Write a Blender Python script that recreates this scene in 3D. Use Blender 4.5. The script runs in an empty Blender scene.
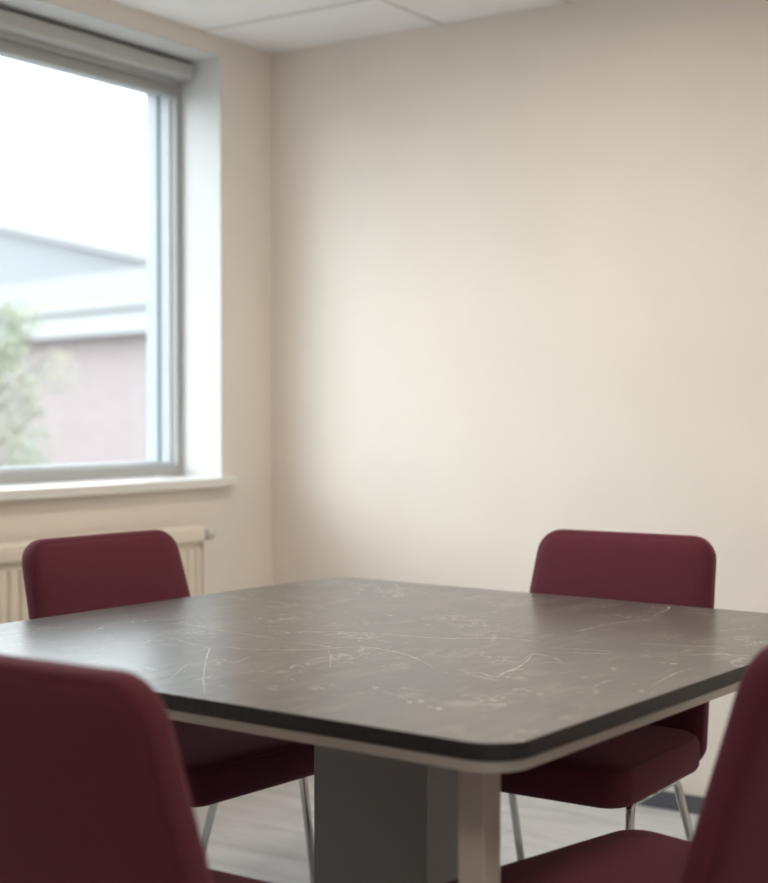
import bpy, bmesh, math, random
from mathutils import Vector, Matrix, noise
R = math.radians
random.seed(7)
S = bpy.context.scene
COL = S.collection

# ---------------------------------------------------------------- camera
cam = bpy.data.cameras.new('camera')
cam.sensor_fit = 'HORIZONTAL'; cam.sensor_width = 36.0
cam.lens = 36.0 * 1469.0 / 768.0
cam.clip_start = 0.05; cam.clip_end = 300
cam.dof.use_dof = True; cam.dof.focus_distance = 2.75; cam.dof.aperture_fstop = 3.0
camo = bpy.data.objects.new('camera', cam); COL.objects.link(camo)
camo.location = (3.1726, -4.0375, 1.167)
camo.rotation_euler = (R(88.85), 0, R(33.8))
S.camera = camo

# ---------------------------------------------------------------- world: bright overcast sky
W = bpy.data.worlds.new('overcast_sky'); S.world = W; W.use_nodes = True
bg = W.node_tree.nodes['Background']
bg.inputs['Color'].default_value = (0.90, 0.96, 1.0, 1)
bg.inputs['Strength'].default_value = 3.0

S.view_settings.view_transform = 'Standard'
S.view_settings.look = 'None'
S.view_settings.gamma = 1.0
S.view_settings.use_curve_mapping = False
S.view_settings.exposure = 0.50
S.cycles.max_bounces = 10
S.cycles.diffuse_bounces = 6
S.cycles.use_denoising = True
S.cycles.sample_clamp_indirect = 6.0

# hazy low sun, veiled by cloud, coming in through the window onto the back wall
sl = bpy.data.lights.new('hazy_sun', 'SUN'); sl.energy = .85; sl.angle = R(32); sl.color = (.84, .93, 1.0)
slo = bpy.data.objects.new('hazy_sun', sl); COL.objects.link(slo); slo.location = (-6, -7, 5)
slo.rotation_euler = Vector((.76, 1.0, -.43)).to_track_quat('-Z', 'Y').to_euler()

WY0, WY1 = -2.75, -0.27          # window opening along the left wall
WZ0, WZ1 = 0.95, 2.347
RX, RY, RH = 5.3, -6.6, 2.41     # room size
po = bpy.data.lights.new('window_daylight', 'AREA'); po.shape = 'RECTANGLE'
po.size = WZ1 - WZ0; po.size_y = WY1 - WY0; po.cycles.is_portal = True
pob = bpy.data.objects.new('window_daylight', po); COL.objects.link(pob)
pob.location = (-0.33, (WY0 + WY1) / 2, (WZ0 + WZ1) / 2); pob.rotation_euler = (0, R(-90), 0)

# ---------------------------------------------------------------- materials
def mat(name, col, rough=.6, metal=0.0, spec=.5, sheen=0, coat=0):
    m = bpy.data.materials.new(name); m.use_nodes = True
    b = m.node_tree.nodes['Principled BSDF']
    b.inputs['Base Color'].default_value = (*col, 1); b.inputs['Roughness'].default_value = rough
    b.inputs['Metallic'].default_value = metal; b.inputs['Specular IOR Level'].default_value = spec
    b.inputs['Sheen Weight'].default_value = sheen; b.inputs['Coat Weight'].default_value = coat
    return m
class NT:
    def __init__(s, m): s.m = m; s.t = m.node_tree; s.b = s.t.nodes['Principled BSDF']
    def n(s, typ, **kw):
        x = s.t.nodes.new(typ)
        for k, v in kw.items():
            if k.startswith('i_'): x.inputs[k[2:].replace('_', ' ')].default_value = v
            else: setattr(x, k, v)
        return x
    def l(s, a, ao, b, bi): s.t.links.new(a.outputs[ao], b.inputs[bi])
    def coords(s, scale=(1, 1, 1), rot=(0, 0, 0)):
        tc = s.n('ShaderNodeTexCoord'); mp = s.n('ShaderNodeMapping')
        mp.inputs['Scale'].default_value = scale; mp.inputs['Rotation'].default_value = rot
        s.l(tc, 'Object', mp, 'Vector'); return mp
    def noise(s, vec, scale, detail=4, rough=.55, dist=0):
        x = s.n('ShaderNodeTexNoise'); x.inputs['Scale'].default_value = scale
        x.inputs['Detail'].default_value = detail; x.inputs['Roughness'].default_value = rough
        x.inputs['Distortion'].default_value = dist
        s.l(vec, 'Vector', x, 'Vector'); return x
    def ramp(s, src, out, stops):
        x = s.n('ShaderNodeValToRGB'); e = x.color_ramp.elements
        while len(e) < len(stops): e.new(.5)
        for i, (p, c) in enumerate(stops):
            e[i].position = p; e[i].color = (*c, 1) if len(c) == 3 else c
        s.l(src, out, x, 'Fac'); return x
    def bump(s, src, out, strength, dist=.001):
        x = s.n('ShaderNodeBump'); x.inputs['Strength'].default_value = strength; x.inputs['Distance'].default_value = dist
        s.l(src, out, x, 'Height'); s.l(x, 'Normal', s.b, 'Normal'); return x
def shade(c, f): return tuple(min(1, v * f) for v in c)

def painted(name, col, rough=.75, bump=.12, var=.03):
    m = mat(name, col, rough, spec=.25); k = NT(m); v = k.coords()
    a = k.noise(v, 1.7, 3); r = k.ramp(a, 'Fac', [(.3, shade(col, 1 - var)), (.7, shade(col, 1 + var))])
    k.l(r, 'Color', k.b, 'Base Color'); b = k.noise(v, 260, 3); k.bump(b, 'Fac', bump, .0006); return m

M = {}
M['wall'] = painted('cream_wall_paint', (.83, .775, .715))
M['ceiling'] = painted('white_ceiling_tile', (.94, .94, .94), .9, .35)
M['grid'] = painted('ceiling_grid_paint', (.74, .73, .72), .5, 0)
M['white'] = painted('white_satin_paint', (.70, .705, .70), .4, .03, .01)
M['sill'] = painted('white_sill_paint', (.80, .79, .76), .35, .02, .01)
M['radiator'] = painted('cream_radiator_enamel', (.80, .74, .64), .35, .02, .01)
M['grey_frame'] = painted('grey_window_frame', (.43, .435, .43), .45, .02, .01)
M['blind'] = painted('blind_cassette_grey', (.50, .50, .49), .45, .02, .01)
M['sash'] = painted('white_sash_plastic', (.52, .54, .56), .35, .01, .01)
M['gasket'] = mat('blue_grey_gasket', (.16, .22, .28), .6)
M['skirt'] = painted('slate_skirting_vinyl', (.105, .11, .13), .5, .05)
M['knob'] = mat('valve_grey_white', (.62, .61, .58), .35)
M['valve_metal'] = mat('nickel_valve', (.55, .53, .5), .3, 1)
M['chrome'] = mat('chrome_tube', (.62, .62, .60), .16, 1)
M['black'] = mat('black_plastic', (.02, .02, .02), .5)

# maroon wool fabric
def fabric(name, col):
    m = mat(name, col, .85, spec=.2, sheen=.22); k = NT(m); v = k.coords()
    k.b.inputs['Sheen Roughness'].default_value = .45
    k.b.inputs['Sheen Tint'].default_value = (.85, .45, .55, 1)
    a = k.noise(v, 420, 2, .6); r = k.ramp(a, 'Fac', [(.25, shade(col, .78)), (.75, shade(col, 1.22))])
    k.l(r, 'Color', k.b, 'Base Color')
    c = k.noise(v, 700, 2, .7); k.bump(c, 'Fac', .5, .0012); return m
M['fabric'] = fabric('maroon_wool_fabric', (.106, .022, .034))
M['piping'] = fabric('maroon_piping', (.090, .020, .029))

# marbled laminate of the table top
def marble():
    m = mat('dark_marble_laminate', (.1, .09, .08), .36, spec=.85); k = NT(m); v = k.coords()
    big = k.noise(v, 2.6, 6, .6, .6)
    base = k.ramp(big, 'Fac', [(.28, (.058, .056, .053)), (.5, (.086, .081, .075)), (.72, (.122, .114, .105))])
    vs = k.coords((3.2, 1.0, 1), (0, 0, R(-38)))
    streak = k.noise(vs, 5.5, 8, .68, 1.2)
    st = k.ramp(streak, 'Fac', [(.50, (0, 0, 0)), (.64, (.5, .5, .5)), (.74, (1, 1, 1))])
    mix = k.n('ShaderNodeMix', data_type='RGBA'); k.l(st, 'Color', mix, 'Factor')
    k.l(base, 'Color', mix, 'A'); mix.inputs['B'].default_value = (.20, .185, .165, 1)
    # hair-thin veins: ridges of a distorted noise
    vn = k.coords((1, 1, 1), (0, 0, R(20)))
    rn = k.noise(vn, 2.1, 5, .62, 1.5)
    sub = k.n('ShaderNodeMath', operation='SUBTRACT'); k.l(rn, 'Fac', sub, 0); sub.inputs[1].default_value = .5
    ab = k.n('ShaderNodeMath', operation='ABSOLUTE'); k.l(sub, 0, ab, 0)
    vr = k.ramp(ab, 0, [(0, (1, 1, 1)), (.0035, (.6, .6, .6)), (.009, (0, 0, 0))])
    gate = k.noise(vn, 7, 3); gr = k.ramp(gate, 'Fac', [(.45, (0, 0, 0)), (.62, (.75, .75, .75))])
    mul = k.n('ShaderNodeMath', operation='MULTIPLY'); k.l(vr, 'Color', mul, 0); k.l(gr, 'Color', mul, 1)
    mix2 = k.n('ShaderNodeMix', data_type='RGBA'); k.l(mul, 0, mix2, 'Factor'); k.l(mix, 'Result', mix2, 'A')
    mix2.inputs['B'].default_value = (.50, .48, .45, 1)
    # pale speckle clouds
    sp = k.noise(v, 42, 4, .7, .5); spr = k.ramp(sp, 'Fac', [(.60, (0, 0, 0)), (.72, (.8, .8, .8))])
    sg = k.noise(v, 4.5, 2); sgr = k.ramp(sg, 'Fac', [(.44, (0, 0, 0)), (.60, (.9, .9, .9))])
    mu2 = k.n('ShaderNodeMath', operation='MULTIPLY'); k.l(spr, 'Color', mu2, 0); k.l(sgr, 'Color', mu2, 1)
    mix3 = k.n('ShaderNodeMix', data_type='RGBA'); k.l(mu2, 0, mix3, 'Factor'); k.l(mix2, 'Result', mix3, 'A')
    mix3.inputs['B'].default_value = (.42, .40, .37, 1)
    k.l(mix3, 'Result', k.b, 'Base Color')
    k.b.inputs['Roughness'].default_value = .29; k.b.inputs['IOR'].default_value = 1.62
    bn = k.noise(v, 90, 4); k.bump(bn, 'Fac', .10, .0006)
    return m
M['marble'] = marble()
def vein():
    m = mat('pale_marble_vein', (.3, .28, .26), .42); k = NT(m); v = k.coords()
    a = k.noise(v, 38, 4, .7); r = k.ramp(a, 'Fac', [(.32, (.24, .23, .215)), (.55, (.64, .62, .59))])
    k.l(r, 'Color', k.b, 'Base Color'); return m
M['vein'] = vein()
def edge():
    m = mat('black_stone_edge', (.02, .02, .02), .5); k = NT(m); v = k.coords()
    a = k.noise(v, 130, 4, .7); r = k.ramp(a, 'Fac', [(.35, (.010, .011, .011)), (.7, (.030, .031, .031))])
    k.l(r, 'Color', k.b, 'Base Color'); k.bump(a, 'Fac', .15, .0005); return m
M['edge'] = edge()
M['trim'] = painted('greige_metal_edge', (.42, .40, .36), .38, .02, .02)
M['leg'] = painted('greige_leg_lacquer', (.50, .475, .44), .4, .02, .02)
M['column'] = painted('dark_grey_column', (.235, .23, .228), .45, .03, .02)

def floor_mat():
    m = mat('pale_grey_vinyl_floor', (.5, .5, .5), .42); k = NT(m)
    v = k.coords((1, 5, 1), (0, 0, R(8))); a = k.noise(v, 3.2, 8, .65, .4)
    r = k.ramp(a, 'Fac', [(.3, (.48, .49, .51)), (.55, (.60, .61, .635)), (.72, (.70, .71, .73))])
    v2 = k.coords(); br = k.n('ShaderNodeTexBrick'); br.inputs['Scale'].default_value = 1.0
    br.inputs['Brick Width'].default_value = 1.2; br.inputs['Row Height'].default_value = .2
    br.inputs['Mortar Size'].default_value = .0015
    br.inputs['Color1'].default_value = (1, 1, 1, 1); br.inputs['Color2'].default_value = (.9, .9, .9, 1); br.inputs['Mortar'].default_value = (.6, .6, .6, 1)
    k.l(v2, 'Vector', br, 'Vector')
    mx = k.n('ShaderNodeMix', data_type='RGBA', blend_type='MULTIPLY'); mx.inputs['Factor'].default_value = 1
    k.l(r, 'Color', mx, 'A'); k.l(br, 'Color', mx, 'B'); k.l(mx, 'Result', k.b, 'Base Color')
    k.bump(a, 'Fac', .08, .001); return m
M['floor'] = floor_mat()

def brick():
    m = mat('pale_pink_brick', (.38, .32, .32), .9); k = NT(m); v = k.coords()
    tc = k.n('ShaderNodeTexCoord'); sx = k.n('ShaderNodeSeparateXYZ'); cb = k.n('ShaderNodeCombineXYZ')
    k.l(tc, 'Object', sx, 'Vector'); k.l(sx, 'X', cb, 'X'); k.l(sx, 'Z', cb, 'Y')
    br = k.n('ShaderNodeTexBrick'); k.l(cb, 'Vector', br, 'Vector'); br.inputs['Scale'].default_value = 1
    br.inputs['Brick Width'].default_value = .23; br.inputs['Row Height'].default_value = .075; br.inputs['Mortar Size'].default_value = .006
    br.inputs['Color1'].default_value = (.34, .27, .27, 1); br.inputs['Color2'].default_value = (.37, .30, .298, 1); br.inputs['Mortar'].default_value = (.36, .33, .325, 1)
    k.l(br, 'Color', k.b, 'Base Color'); return m
M['brick'] = brick()
M['fascia'] = painted('white_fascia', (.42, .425, .43), .6, 0)
M['pale_roof'] = painted('pale_sheet_roof', (.235, .235, .238), .8, 0)
M['grey_clad'] = painted('grey_cladding', (.31, .315, .33), .8, 0)
M['gutter'] = painted('grey_gutter', (.34, .34, .345), .6, 0)
M['tarmac'] = painted('pale_paving', (.26, .26, .255), .9, .2)
M['bark'] = painted('bark', (.16, .13, .10), .9, .4, .2)
def leafm():
    m = mat('pale_green_leaves', (.2, .25, .12), .6); k = NT(m); v = k.coords()
    a = k.noise(v, 3.5, 3); r = k.ramp(a, 'Fac', [(.3, (.34, .38, .36)), (.5, (.44, .47, .38)), (.7, (.60, .60, .40))])
    k.l(r, 'Color', k.b, 'Base Color'); k.b.inputs['Transmission Weight'].default_value = 0
    tr = k.n('ShaderNodeBsdfTranslucent'); k.l(r, 'Color', tr, 'Color'); ms = k.n('ShaderNodeMixShader'); ms.inputs['Fac'].default_value = .4
    k.l(k.b, 'BSDF', ms, 1); k.l(tr, 'BSDF', ms, 2)
    out = k.t.nodes['Material Output']; k.l(ms, 'Shader', out, 'Surface'); return m
M['leaf'] = leafm()
def glass():
    m = bpy.data.materials.new('window_glass'); m.use_nodes = True; t = m.node_tree; t.nodes.clear()
    o = t.nodes.new('ShaderNodeOutputMaterial'); g = t.nodes.new('ShaderNodeBsdfGlossy'); g.inputs['Roughness'].default_value = .02
    tr = t.nodes.new('ShaderNodeBsdfTransparent'); tr.inputs['Color'].default_value = (.95, .97, .97, 1)
    mx = t.nodes.new('ShaderNodeMixShader'); mx.inputs[0].default_value = .04
    t.links.new(tr.outputs[0], mx.inputs[1]); t.links.new(g.outputs[0], mx.inputs[2])
    t.links.new(mx.outputs[0], o.inputs[0]); return m
M['glass'] = glass()
def lampm():
    m = bpy.data.materials.new('warm_lamp_diffuser'); m.use_nodes = True; b = m.node_tree.nodes['Principled BSDF']
    b.inputs['Base Color'].default_value = (.9, .9, .88, 1)
    b.inputs['Emission Color'].default_value = (1, .875, .74, 1); b.inputs['Emission Strength'].default_value = LAMP
    return m
LAMP = 15.5
M['lamp'] = lampm()

# ---------------------------------------------------------------- helpers
def link(name, me, parent=None):
    o = bpy.data.objects.new(name, me); COL.objects.link(o)
    if parent: o.parent = parent
    return o
def obj(name, bm, m, parent=None, smooth=False, angle=None):
    bmesh.ops.recalc_face_normals(bm, faces=bm.faces)
    me = bpy.data.meshes.new(name); bm.to_mesh(me); bm.free()
    for x in (m if isinstance(m, (list, tuple)) else [m]): me.materials.append(x)
    if smooth or angle:
        me.shade_smooth()
        if angle:
            try: me.set_sharp_from_angle(angle=R(angle))
            except Exception: pass
    return link(name, me, parent)
def tag(o, label=None, cat=None, group=None, kind=None):
    if label: o['label'] = label
    if cat: o['category'] = cat
    if group: o['group'] = group
    if kind: o['kind'] = kind
    return o
def thing(name, label, cat, loc=(0, 0, 0), rz=0, group=None):
    o = bpy.data.objects.new(name, None); COL.objects.link(o); o.location = loc; o.rotation_euler = (0, 0, rz)
    o.empty_display_size = .1
    return tag(o, label, cat, group)
def box(bm, x0, x1, y0, y1, z0, z1, bev=0, seg=2, mi=0):
    x0, x1 = sorted((x0, x1)); y0, y1 = sorted((y0, y1)); z0, z1 = sorted((z0, z1))
    r = bmesh.ops.create_cube(bm, size=1)
    vs = r['verts']
    for v in vs: v.co = Vector(((x0 + x1) / 2 + v.co.x * (x1 - x0), (y0 + y1) / 2 + v.co.y * (y1 - y0), (z0 + z1) / 2 + v.co.z * (z1 - z0)))
    fs = {f for v in vs for f in v.link_faces}
    for f in fs: f.material_index = mi
    if bev:
        es = list({e for f in fs for e in f.edges})
        bmesh.ops.bevel(bm, geom=es, offset=bev, segments=seg, affect='EDGES', profile=.5)
    return bm
def B(*a, **k): return box(bmesh.new(), *a, **k)
def tube(bm, pts, r, seg=14, cap=True):
    pts = [Vector(p) for p in pts]; rings = []; n = len(pts)
    rad = r if isinstance(r, (list, tuple)) else [r] * n
    t0 = (pts[1] - pts[0]).normalized(); up = Vector((0, 0, 1)) if abs(t0.z) < .9 else Vector((1, 0, 0))
    nrm = t0.cross(up).normalized()
    for i, p in enumerate(pts):
        t = (pts[min(i + 1, n - 1)] - pts[max(i - 1, 0)]).normalized()
        nrm = (nrm - t * nrm.dot(t)).normalized(); b = t.cross(nrm)
        rings.append([bm.verts.new(p + (nrm * math.cos(a) + b * math.sin(a)) * rad[i]) for a in [2 * math.pi * k / seg for k in range(seg)]])
    for a, b in zip(rings, rings[1:]):
        for k in range(seg): bm.faces.new((a[k], a[(k + 1) % seg], b[(k + 1) % seg], b[k]))
    if cap: bm.faces.new(rings[0][::-1]); bm.faces.new(rings[-1])
    return bm
def closed_tube(bm, pts, r, seg=8):
    pts = [Vector(p) for p in pts]; n = len(pts); rings = []
    c = sum(pts, Vector()) / n
    for i, p in enumerate(pts):
        t = (pts[(i + 1) % n] - pts[i - 1]).normalized(); o = (p - c); o = (o - t * o.dot(t)).normalized(); b = t.cross(o)
        rings.append([bm.verts.new(p + (o * math.cos(a) + b * math.sin(a)) * r) for a in [2 * math.pi * k / seg for k in range(seg)]])
    for i in range(n):
        a, b = rings[i], rings[(i + 1) % n]
        for k in range(seg): bm.faces.new((a[k], a[(k + 1) % seg], b[(k + 1) % seg], b[k]))
    return bm
def fillet(poly, radii, n=8):
    """round the corners of a 2-D polygon; same point count whatever the radius"""
    out = []; N = len(poly)
    for i in range(N):
        p = Vector(poly[i]); a = Vector(poly[i - 1]) - p; b = Vector(poly[(i + 1) % N]) - p
        a.normalize(); b.normalize(); ang = a.angle(b); r = max(radii[i], 1e-4)
        d = r / math.tan(ang / 2); c = p + (a + b).normalized() * (r / math.sin(ang / 2))
        s = p + a * d - c; e = p + b * d - c; tot = s.angle_signed(e)
        for k in range(n + 1):
            th = -tot * k / n; cs, sn = math.cos(th), math.sin(th)
            out.append((c.x + s.x * cs - s.y * sn, c.y + s.x * sn + s.y * cs))
    return out
def loft(bm, rings, cap=True, mi=None):
    R_ = [[bm.verts.new(p) for p in ring] for ring in rings]
    for j, (a, b) in enumerate(zip(R_, R_[1:])):
        for k in range(len(a)):
            f = bm.faces.new((a[k], a[(k + 1) % len(a)], b[(k + 1) % len(a)], b[k]))
            if mi: f.material_index = mi[j]
    if cap:
        f = bm.faces.new(R_[0][::-1]); g = bm.faces.new(R_[-1])
        if mi: f.material_index = mi[0]; g.material_index = mi[-1]
    return bm

# ---------------------------------------------------------------- room
def st(o, kind='structure'): o['kind'] = kind; return o
st(obj('floor', B(-.30, RX + .2, RY - .2, .2, -.12, 0), M['floor']))
st(obj('ceiling', B(-.30, RX + .2, RY - .2, .2, RH, RH + .12), M['ceiling']))
st(obj('wall_back', B(0, RX, 0, .2, 0, RH), M['wall']))
st(obj('wall_right', B(RX, RX + .2, RY - .2, .2, 0, RH), M['wall']))
st(obj('wall_front', B(0, RX, RY - .2, RY, 0, RH), M['wall']))
bm = bmesh.new()
box(bm, -.30, 0, RY - .2, .2, 0, WZ0 - .03); box(bm, -.30, 0, RY - .2, .2, WZ1, RH)
box(bm, -.30, 0, WY1, .2, WZ0 - .03, WZ1); box(bm, -.30, 0, RY - .2, WY0, WZ0 - .03, WZ1)
st(obj('wall_left', bm, M['wall']))
# suspended ceiling grid
bm = bmesh.new()
x = .692
while x < RX:
    box(bm, x - .006, x + .006, RY, 0, RH - .004, RH); x += .458
y = -.37
while y > RY:
    box(bm, 0, RX, y - .006, y + .006, RH - .0045, RH); y -= .6
st(obj('trim_1', bm, M['grid']))
# skirting
def skirt(name, x0, x1, y0, y1):
    bm = box(bmesh.new(), x0, x1, y0, y1, 0, .052, .003); return st(obj(name, bm, M['skirt']))
skirt('baseboard_back', .012, RX - .012, -.012, 0)
skirt('baseboard_left', 0, .012, RY, 0)
skirt('baseboard_right', RX - .012, RX, RY, 0)
skirt('baseboard_front', .012, RX - .012, RY, RY + .012)

# ---------------------------------------------------------------- window
win = bpy.data.objects.new('window_1', None); COL.objects.link(win); win.location = (0, 0, 0); st(win)
t = .005
bm = bmesh.new()                                   # white lining of the reveal
box(bm, -.17, .001, WY1 - t, WY1 + .001, WZ0, WZ1); box(bm, -.17, .001, WY0 - .001, WY0 + t, WZ0, WZ1)
box(bm, -.17, .001, WY0 + t, WY1 - t, WZ1 - t, WZ1 + .001)
obj('reveal_lining', bm, M['white'], win)
def ring_frame(x0, x1, ya, yb, za, zb, w, wt=None, wb=None, bev=.003):
    bm = bmesh.new(); wt = wt or w; wb = wb or w
    box(bm, x0, x1, ya, ya + w, za, zb, bev); box(bm, x0, x1, yb - w, yb, za, zb, bev)
    box(bm, x0, x1, ya + w - .001, yb - w + .001, za, za + wb, bev); box(bm, x0, x1, ya + w - .001, yb - w + .001, zb - wt, zb, bev)
    return bm
FZ0 = WZ0 + .004
obj('window_frame', ring_frame(-.195, -.17, WY0, WY1, FZ0, WZ1, .030, .122, .036), M['grey_frame'], win)
obj('sash', ring_frame(-.240, -.195, WY0 + .002, WY1 - .002, FZ0 + .002, WZ1 - .05, .034, .05, .042), M['sash'], win)
obj('gasket', ring_frame(-.248, -.240, WY0 + .004, WY1 - .004, FZ0 + .004, WZ1 - .05, .0355, .052, .042, 0), M['gasket'], win)
obj('outer_frame', ring_frame(-.300, -.248, WY0 + .002, WY1 - .002, FZ0 + .002, WZ1 - .05, .040, .05, .044), M['sash'], win)
bm = B(-.208, -.203, WY0 + .034, WY1 - .034, FZ0 + .04, WZ1 - .115)
obj('pane', bm, M['glass'], win)
# sill board
bm = box(bmesh.new(), -.175, .042, WY0 - .045, WY1 + .036, WZ0 - .030, WZ0, .004, 3)
obj('window_sill', bm, M['sill'], win)
# rolled-up blind cassette under the head of the reveal
bl = thing('roller_blind', 'grey roller blind cassette fixed across the top of the window recess', 'blind', (0, 0, 0))
prof = fillet([(-.168, 2.328), (-.168, 2.280), (-.112, 2.280), (-.104, 2.328)], [.004, .01, .016, .006], 5)
bm = bmesh.new(); loft(bm, [[(px, y, pz) for px, pz in prof] for y in (WY0 + .03, WY1 - .032)])
obj('cassette', bm, M['blind'], bl, angle=35)
for ya in (WY1 - .032, WY0 + .022):
    bm = bmesh.new(); pr = fillet([(-.170, 2.340), (-.170, 2.277), (-.110, 2.277), (-.101, 2.332)], [.004, .01, .016, .006], 5)
    loft(bm, [[(px, y, pz) for px, pz in pr] for y in (ya, ya + .008)]); obj('end_cap', bm, M['white'], bl, angle=35)
bm = box(bmesh.new(), -.160, -.148, WY0 + .05, WY1 - .05, 2.262, 2.283, .003); obj('hem_bar', bm, M['grey_frame'], bl)

# ---------------------------------------------------------------- radiator
ra = thing('radiator', 'cream panel radiator with vertical flutes under the window', 'radiator', (0, -1.5, 0))
RY0, RY1 = -2.45 + 1.5, -.485 + 1.5
bm = bmesh.new(); box(bm, .045, .092, RY0, RY1, .17, .795, .004)
y = RY0 + .03
while y < RY1 - .03:                                 # pressed flutes
    pr = fillet([(.090, y), (.090, y + .026), (.104, y + .021), (.104, y + .005)], [.001, .001, .005, .005], 3)
    loft(bm, [[(a, b, .215) for a, b in pr], [(a, b, .735) for a, b in pr]]); y += .0405
obj('panel', bm, M['radiator'], ra, angle=40)
bm = bmesh.new(); box(bm, .040, .112, RY0 - .003, RY1 + .003, .755, .806, .008, 4)
obj('top_cover', bm, M['radiator'], ra, angle=40)
bm = box(bmesh.new(), .046, .108, RY1 - .004, RY1 + .002, .165, .757, .002); obj('side_panel', bm, M['radiator'], ra)
bm = box(bmesh.new(), .040, .108, RY0, RY1, .165, .215, .006, 3); obj('bottom_rail', bm, M['radiator'], ra, angle=40)
for yy in (RY0 + .25, RY1 - .25):
    bm = box(bmesh.new(), 0, .048, yy - .015, yy + .015, .25, .70, .002); obj('bracket', bm, M['radiator'], ra)
vv = bmesh.new(); tube(vv, [(.075, RY1 + .0, .772), (.075, RY1 + .05, .772)], .010); 
va = obj('valve', vv, M['valve_metal'], ra, angle=40)
kb = bmesh.new(); tube(kb, [(.075, RY1 + .038, .774), (.075, RY1 + .042, .774), (.075, RY1 + .070, .774), (.075, RY1 + .075, .774)], [.013, .019, .019, .014], 20)
obj('valve_knob', kb, M['knob'], va, angle=40)
pp = bmesh.new(); tube(pp, [(.055, RY1 + .012, .765), (.055, RY1 + .012, .12), (.05, RY1 + .012, .06), (.05, RY1 + .012, 0)], .0075); obj('pipe', pp, M['radiator'], ra, smooth=True)

# ---------------------------------------------------------------- ceiling lamps
def lamp(x, y, label):
    t_ = thing('ceiling_light', label, 'light', (x, y, RH), 0, 'flush ceiling light panels')
    bm = bmesh.new(); a, b, w = .219, .289, .014
    box(bm, -a, a, -b, -b + w, -.012, -.0046); box(bm, -a, a, b - w, b, -.012, -.0046); box(bm, -a, -a + w, -b + w, b - w, -.012, -.0046); box(bm, a - w, a, -b + w, b - w, -.012, -.0046)
    obj('light_frame', bm, M['white'], t_)
    obj('diffuser', B(-a + w, a - w, -b + w, b - w, -.009, -.0046), M['lamp'], t_)
LX = [.692 + .458 * (k + .5) for k in range(0, 10)]
for (i, j, lb) in ((1, 2, 'added ceiling fill panel beyond the table, nearer the window'),  # unseen panel, added to brighten the upper wall by the corner
                   (5, 2, 'ceiling light panel near the back wall, away from the window'),
                   (4, 6, 'added ceiling fill panel behind the camera')):  # out of view, added to raise the ambient light in the room
    lamp(LX[i], -.37 - .6 * (j - .5), lb)

# ---------------------------------------------------------------- table
TW = .70
tb = thing('table', 'large square marble-look table with pale veins, dark edge and metal legs', 'table', (1.604, -1.671, 0), R(-3))
def rr(h, r, z, n=10): return [(x, y, z) for x, y in fillet([(-h, -h), (h, -h), (h, h), (-h, h)], [r] * 4, n)]
bm = bmesh.new()
loft(bm, [rr(TW - .0015, .0635, .7160), rr(TW, .065, .7175), rr(TW, .065, .7392), rr(TW - .0008, .0642, .740)], mi=[1, 1, 0])
bm.faces.ensure_lookup_table(); bm.faces[-1].material_index = 0; bm.faces[-2].material_index = 1
def ribbon(bm, pts, w, z=.7402, mi=2):
    # smooth the polyline, taper both ends
    P = [Vector((max(-.685, min(.685, a)), max(-.685, min(.685, b)))) for a, b in pts]
    Q = []
    for i in range(len(P) - 1):
        p0, p1, p2, p3 = P[max(i - 1, 0)], P[i], P[i + 1], P[min(i + 2, len(P) - 1)]
        for k in range(6):
            t_ = k / 6; Q.append(.5 * ((2 * p1) + (p2 - p0) * t_ + (2 * p0 - 5 * p1 + 4 * p2 - p3) * t_ ** 2 + (3 * p1 - p0 - 3 * p2 + p3) * t_ ** 3))
    Q.append(P[-1]); n = len(Q); prev = None
    for i, q in enumerate(Q):
        t_ = (Q[min(i + 1, n - 1)] - Q[max(i - 1, 0)]); t_ = t_.normalized() if t_.length > 1e-6 else Vector((1, 0)); nn = Vector((-t_.y, t_.x))
        f = math.sin(math.pi * (i + .35) / (n + .7)) ** .5 * (.65 + .7 * noise.noise(Vector((q.x * 30, q.y * 30, 3))))
        # broader where the vein lies across the grain
        ww = w * max(.25, f) * .5
        q = q + nn * .002 * noise.noise(Vector((q.x * 45, q.y * 45, 9)))
        cur = [bm.verts.new((q.x + nn.x * ww, q.y + nn.y * ww, z)), bm.verts.new((q.x - nn.x * ww, q.y - nn.y * ww, z))]
        if prev:
            fc = bm.faces.new((prev[0], prev[1], cur[1], cur[0])); fc.material_index = mi
        prev = cur
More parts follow.
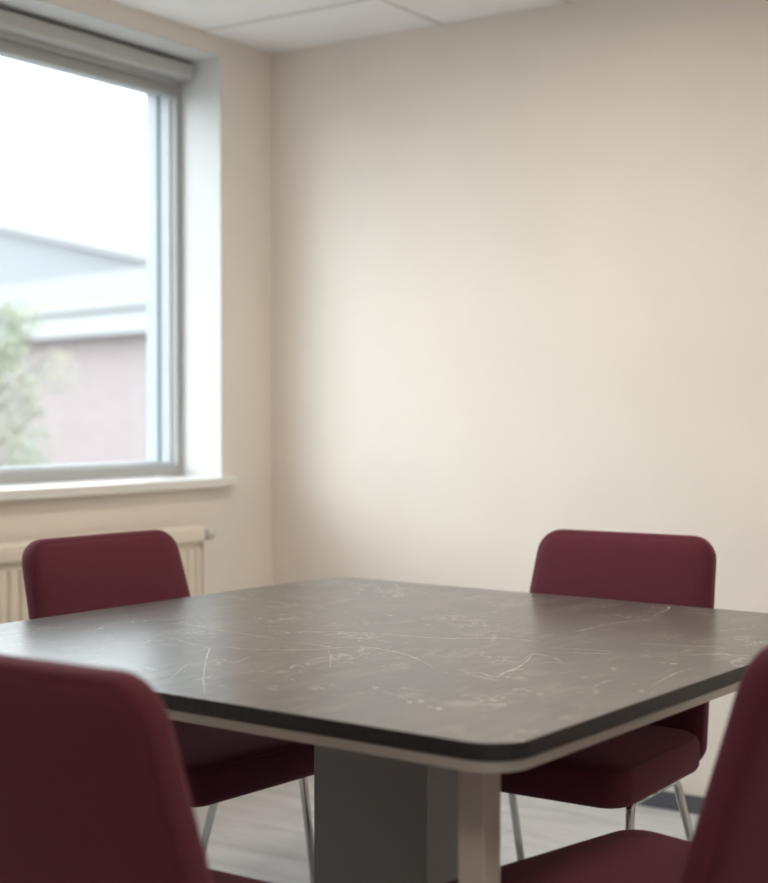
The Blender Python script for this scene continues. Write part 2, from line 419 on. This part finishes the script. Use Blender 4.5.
VEINS= [[(-0.32, -0.297), (-0.209, -0.332), (-0.15, -0.351), (-0.079, -0.431), (0.04, -0.562), (0.148, -0.672)], [(-0.146, -0.323), (-0.092, -0.319), (-0.049, -0.297), (-0.004, -0.264), (0.02, -0.235), (0.04, -0.209)], [(0.018, -0.221), (0.03, -0.204), (0.064, -0.179), (0.102, -0.17), (0.167, -0.189), (0.231, -0.227), (0.289, -0.271)], [(-0.44, -0.171), (-0.364, -0.159), (-0.294, -0.173), (-0.227, -0.186), (-0.172, -0.187), (-0.117, -0.197)], [(-0.066, -0.206), (-0.015, -0.206), (0.022, -0.207)], [(-0.554, 0.225), (-0.477, 0.209), (-0.392, 0.189)], [(-0.682, 0.231), (-0.574, 0.211)], [(-0.08, -0.465), (-0.026, -0.551), (0.007, -0.601)], [(-0.003, -0.447), (-0.015, -0.41), (-0.028, -0.376)], [(0.104, -0.423), (0.09, -0.387), (0.116, -0.4)], [(0.36, -0.27), (0.389, -0.271), (0.422, -0.288), (0.409, -0.233), (0.399, -0.172), (0.362, -0.073)], [(0.464, -0.45), (0.473, -0.433), (0.495, -0.427)], [(-0.121, -0.069), (-0.011, -0.028), (0.119, -0.003), (0.205, 0.062), (0.291, 0.074)], [(0.038, -0.238), (0.099, -0.307), (0.151, -0.375)], [(0.369, -0.009), (0.421, 0.006), (0.467, 0.036), (0.505, 0.055), (0.534, 0.045)], [(0.347, 0.023), (0.412, 0.047), (0.46, 0.05)], [(0.452, 0.167), (0.493, 0.177), (0.546, 0.196), (0.586, 0.227)], [(0.54, 0.072), (0.587, 0.107), (0.613, 0.136), (0.667, 0.154)], [(0.283, 0.212), (0.284, 0.281), (0.28, 0.375)], [(0.3, 0.53), (0.284, 0.621), (0.256, 0.723)], [(0.659, -0.208), (0.646, -0.143), (0.641, -0.088), (0.638, -0.05), (0.643, -0.026)], [(0.59, -0.277), (0.582, -0.217), (0.586, -0.188)], [(0.134, 0.601), (0.155, 0.618), (0.16, 0.65)], [(0.412, -0.135), (0.422, -0.106), (0.442, -0.104), (0.399, -0.066), (0.355, -0.052), (0.365, -0.104)], [(0.413, -0.259), (0.411, -0.212), (0.42, -0.193)]]
SPECKS= [(-0.284, 0.007), (0.255, -0.535), (0.201, -0.567), (-0.167, -0.133), (-0.342, -0.004), (-0.235, -0.085), (0.11, -0.372), (0.439, -0.523), (0.488, -0.552), (-0.151, 0.192), (0.324, -0.469), (0.513, -0.357), (0.444, -0.281), (0.56, -0.363), (0.66, -0.494), (0.674, -0.243), (0.536, -0.106), (0.584, 0.002)]

for vn_ in VEINS:
    a, b = Vector(vn_[0]), Vector(vn_[-1]); d_ = (b - a).normalized()
    across = abs(d_.dot(Vector((.80, .60))))            # running along the table's own grain
    ribbon(bm, vn_, .0022 + .0034 * across)
for (a, b) in SPECKS:
    if max(abs(a), abs(b)) > .68: continue
    for q in range(3):
        x_, y_ = a + random.uniform(-.012, .012), b + random.uniform(-.012, .012); r_ = random.uniform(.002, .0055)
        vs = [bm.verts.new((x_ + math.cos(t_) * r_ * random.uniform(.6, 1.4), y_ + math.sin(t_) * r_ * random.uniform(.6, 1.4), .7402)) for t_ in [k * math.pi / 4 for k in range(8)]]
        f = bm.faces.new(vs); f.material_index = 2
me_ = obj('tabletop', bm, [M['marble'], M['edge'], M['vein']], tb, angle=40)
bm = bmesh.new()
loft(bm, [rr(TW - .010, .058, .6985), rr(TW - .004, .062, .7005), rr(TW - .002, .064, .7150), rr(TW - .004, .062, .7160)])
obj('metal_edge', bm, M['trim'], tb, angle=40)
for sx in (-1, 1):
    for sy in (-1, 1):
        cx, cy = sx * (TW - .09 - .0215), sy * (TW - .09 - .0215)
        bm = box(bmesh.new(), cx - .0215, cx + .0215, cy - .0215, cy + .0215, 0, .6985, .002); lg = obj('leg', bm, M['leg'], tb)
bm = box(bmesh.new(), -.095, .17, -.12, .12, 0, .6985, .003); obj('column', bm, M['column'], tb)

# ---------------------------------------------------------------- chairs
def seat_ring(d, z, hx=.248, hy=.22, r=.055, crown=0):
    k = fillet([(-hx + d, -hy + d), (hx - d, -hy + d), (hx - d, hy - d), (-hx + d, hy - d)], [max(.004, r - d * .6)] * 4, 7)
    return [(x, y, z) for x, y in k]
def back_poly(d, zb=.395, zt=.887, hb=.248, ht=.217):
    return fillet([(-hb + d, zb + d), (hb - d, zb + d), (ht - d, zt - d), (-ht + d, zt - d)], [max(.004, .045 - d * .6)] * 2 + [max(.004, .055 - d * .6)] * 2, 8)
LEAN = .29
def back_pt(x, z, off):
    # off: distance behind the front face; gentle wrap towards the sides
    y = -.200 - LEAN * (z - .47) + .10 * (x * x) * 1.0
    return (x, y - off, z + off * -.12)
def bend(p0, p1, p2, r, n=8):
    p0, p1, p2 = map(Vector, (p0, p1, p2)); a = (p0 - p1).normalized(); b = (p2 - p1).normalized(); ang = a.angle(b)
    d = r / math.tan(ang / 2); c = p1 + (a + b).normalized() * (r / math.sin(ang / 2)); s = p1 + a * d - c; e = p1 + b * d - c
    out = []; tot = s.angle(e)
    for k in range(n + 1):
        t_ = k / n; out.append(c + (s * math.sin((1 - t_) * tot) + e * math.sin(t_ * tot)) / math.sin(tot))
    return out
def make_chair(label, loc, rz, group):
    t_ = thing('dining_chair', label, 'chair', loc, rz, group)
    bm = bmesh.new()
    loft(bm, [seat_ring(.06, .386), seat_ring(.020, .387), seat_ring(.007, .392), seat_ring(.001, .402), seat_ring(0, .425), seat_ring(.001, .450),
              seat_ring(.006, .462), seat_ring(.016, .470), seat_ring(.035, .4755), seat_ring(.07, .480), seat_ring(.12, .4835), seat_ring(.18, .485)])
    s = obj('seat', bm, M['fabric'], t_, smooth=True)
    bm = bmesh.new(); closed_tube(bm, seat_ring(.0065, .4635), .002); obj('piping', bm, M['piping'], s, smooth=True)
    bm = bmesh.new(); prof = [(.16, -.006), (.09, -.0055), (.04, -.004), (.020, -.0015), (.011, .002), (.0075, .0058), (.0045, .0068), (.001, .0095), (-.0008, .016), (-.0015, .025), (-.0008, .034), (.001, .0415), (.0045, .0450), (.0075, .0458), (.011, .0495), (.020, .0525), (.04, .0545), (.09, .0555), (.16, .056)]
    # subdivide the long straight sides so the gentle wrap shows
    def dense(pl):
        out = []
        for i, p in enumerate(pl):
            q = pl[(i + 1) % len(pl)]; out.append(p); L = math.dist(p, q)
            if i % 9 == 8:
                for k in range(1, 12): out.append((p[0] + (q[0] - p[0]) * k / 12, p[1] + (q[1] - p[1]) * k / 12))
        return out
    loft(bm, [[back_pt(x, z, o) for x, z in dense(back_poly(d))] for d, o in prof])
    bk = obj('backrest', bm, M['fabric'], t_, smooth=True)
    for d, o in ((.0082, .0056), (.0075, .0462)):
        bm = bmesh.new(); closed_tube(bm, [back_pt(x, z, o) for x, z in dense(back_poly(d))], .0016); obj('piping', bm, M['piping'], bk, smooth=True)
    r = .0095; zr = .3765
    for sx in (-1, 1):
        x0 = sx * .208
        yf, yb = .095, -.140
        # each leg is the tube bending down from the side rail
        ff = (sx * .220, .140, .004); fb = (sx * .238, -.290, .004)
        pf = [Vector((x0, .03, zr))] + bend((x0, -.1, zr), (x0, yf, zr), ff, .018) + [Vector(ff)]
        bm = bmesh.new(); tube(bm, pf, r); lf = obj('leg', bm, M['chrome'], t_, smooth=True)
        bm = bmesh.new(); tube(bm, [(ff[0], ff[1], 0), (ff[0], ff[1], .012)], .0125); obj('foot_cap', bm, M['black'], lf, angle=40)
        pb = [Vector((x0, -.02, zr))] + bend((x0, .10, zr), (x0, yb, zr), fb, .032) + [Vector(fb)]
        bm = bmesh.new(); tube(bm, pb, r); lf = obj('leg', bm, M['chrome'], t_, smooth=True)
        bm = bmesh.new(); tube(bm, [(fb[0], fb[1], 0), (fb[0], fb[1], .012)], .0125); obj('foot_cap', bm, M['black'], lf, angle=40)
        bm = bmesh.new(); tube(bm, [(x0, -.0205, zr), (x0, .0305, zr)], r); obj('side_rail', bm, M['chrome'], t_, smooth=True)
    bm = bmesh.new(); tube(bm, [(-.208, .04, zr), (.208, .04, zr)], .008); obj('cross_rail', bm, M['chrome'], t_, smooth=True)
    bm = box(bmesh.new(), -.18, .18, -.252, -.10, .388, .396, .002); obj('back_bracket', bm, M['black'], t_)
    return t_
def dup(root, label, loc, rz):
    r = root.copy(); COL.objects.link(r); r['label'] = label; r.location = loc; r.rotation_euler = (0, 0, rz)
    for ch in list(root.children):
        c = ch.copy(); COL.objects.link(c); c.parent = r
        for g in list(ch.children):
            d = g.copy(); COL.objects.link(d); d.parent = c
    return r
CH = [('maroon chair on the back-wall side of the table, facing the camera', (1.735, -1.21, 0), R(180)),
      ('maroon chair in front of the radiator, under the window', (1.088, -1.622, 0), R(-95)),
      ('maroon chair in the left foreground, seen from behind, covering a table corner', (1.878, -2.537, 0), R(0)),
      ('maroon chair in the right foreground, cut by the picture edge, seen from behind', (2.294, -2.036, 0), R(76))]
GR = 'maroon upholstered chairs around the table'
c0 = make_chair(CH[0][0], CH[0][1], CH[0][2], GR)
for lb, lo, rz in CH[1:]: dup(c0, lb, lo, rz)

# ---------------------------------------------------------------- outside
st(obj('ground', B(-60, -.30, -40, 60, -.3, -.12), M['tarmac']))
D1 = Vector((-.9732, .2300, 0)); ang1 = math.atan2(D1.y, D1.x)
bd = thing('brick_building', 'low pale brick building with white fascia and pale roof outside the window', 'building', (-14.043, 14.522, -.12), ang1)
# local x runs left along the facade, local -y runs away from the room
bm = B(-14, 16, -6.5, 0, 0, 2.68); obj('wall', bm, M['brick'], bd)
bm = box(bmesh.new(), -14.4, 16.4, -.1, .45, 2.62, 3.06, .01); obj('fascia', bm, M['fascia'], bd)
bm = bmesh.new(); tube(bm, [(-14.4, .50, 3.07), (16.4, .50, 3.07)], .06); obj('gutter', bm, M['gutter'], bd, smooth=True)
bm = bmesh.new()
loft(bm, [[(x, .40, 3.06), (x, -3.2, 4.32), (x, -6.8, 3.06)] for x in (-14.4, 16.4)]); obj('roof', bm, M['pale_roof'], bd)
hb = thing('hall_building', 'grey clad hall with a shallow gable rising behind the brick building', 'building', (-23.0, 24.2, -.12), ang1)
bm = bmesh.new()
gab = [(-8, 0), (26, 0), (26, 4.2), (12, 7.55), (-8, 3.6)]
loft(bm, [[(x, y, z) for x, z in gab] for y in (0, -14)]); obj('gable_wall', bm, M['grey_clad'], hb)
bm = bmesh.new()
rf = [(-8.4, 3.52), (12, 7.57), (26.4, 4.1), (26.4, 4.25), (12, 7.75), (-8.4, 3.68)]
loft(bm, [[(x, y, z) for x, z in rf] for y in (.3, -14.3)]); obj('roof', bm, M['gutter'], hb)
# small tree
tr = thing('tree', 'loose pale green tree standing outside at the left of the window', 'tree', (-7.75, 5.45, -.12))
bm = bmesh.new(); tube(bm, [(0, 0, 0), (.02, .01, .7), (-.02, .03, 1.5), (.0, .0, 2.1)], [.06, .05, .035, .012], 10)
for k in range(14):
    z = .6 + k * .1; a = k * 2.4; L = .75 * (1 - abs(z - 1.3) / 1.6)
    tube(bm, [(0, .01, z), (math.cos(a) * L * .5, math.sin(a) * L * .5, z + .18), (math.cos(a) * L, math.sin(a) * L, z + .42)], [.016, .01, .004], 6)
obj('trunk', bm, M['bark'], tr, smooth=True)
bm = bmesh.new(); lobes = []
for k in range(38):
    a = random.uniform(0, 6.28); zc = random.uniform(.55, 2.3); rr_ = .80 * math.sqrt(max(.05, 1 - ((zc - 1.25) / 1.15) ** 2)) * random.uniform(.35, 1.0)
    lobes.append((math.cos(a) * rr_, math.sin(a) * rr_, zc, random.uniform(.13, .25)))
lobes.append((0, 0, 1.2, .4)); lobes.append((0, 0, 1.7, .3))
for (lx, ly, lz, lr) in lobes:
    for k in range(int(2600 * lr * lr) + 40):
        d = Vector((random.gauss(0, 1), random.gauss(0, 1), random.gauss(0, 1))).normalized() * lr * random.uniform(.55, 1.05)
        c = Vector((lx, ly, lz)) + d; s_ = random.uniform(.025, .045)
        m3 = Matrix.Rotation(random.uniform(0, 6.28), 3, 'Z') @ Matrix.Rotation(random.uniform(-1, 1), 3, 'X')
        q = [m3 @ Vector(p) * s_ for p in ((0, -1, 0), (.45, -.1, .12), (0, 1, 0), (-.45, -.1, .12))]
        vs = [bm.verts.new(c + x) for x in q]; bm.faces.new((vs[0], vs[1], vs[2])); bm.faces.new((vs[0], vs[2], vs[3]))
me = bpy.data.meshes.new('foliage'); bm.to_mesh(me); bm.free(); me.materials.append(M['leaf']); link('foliage', me, tr)
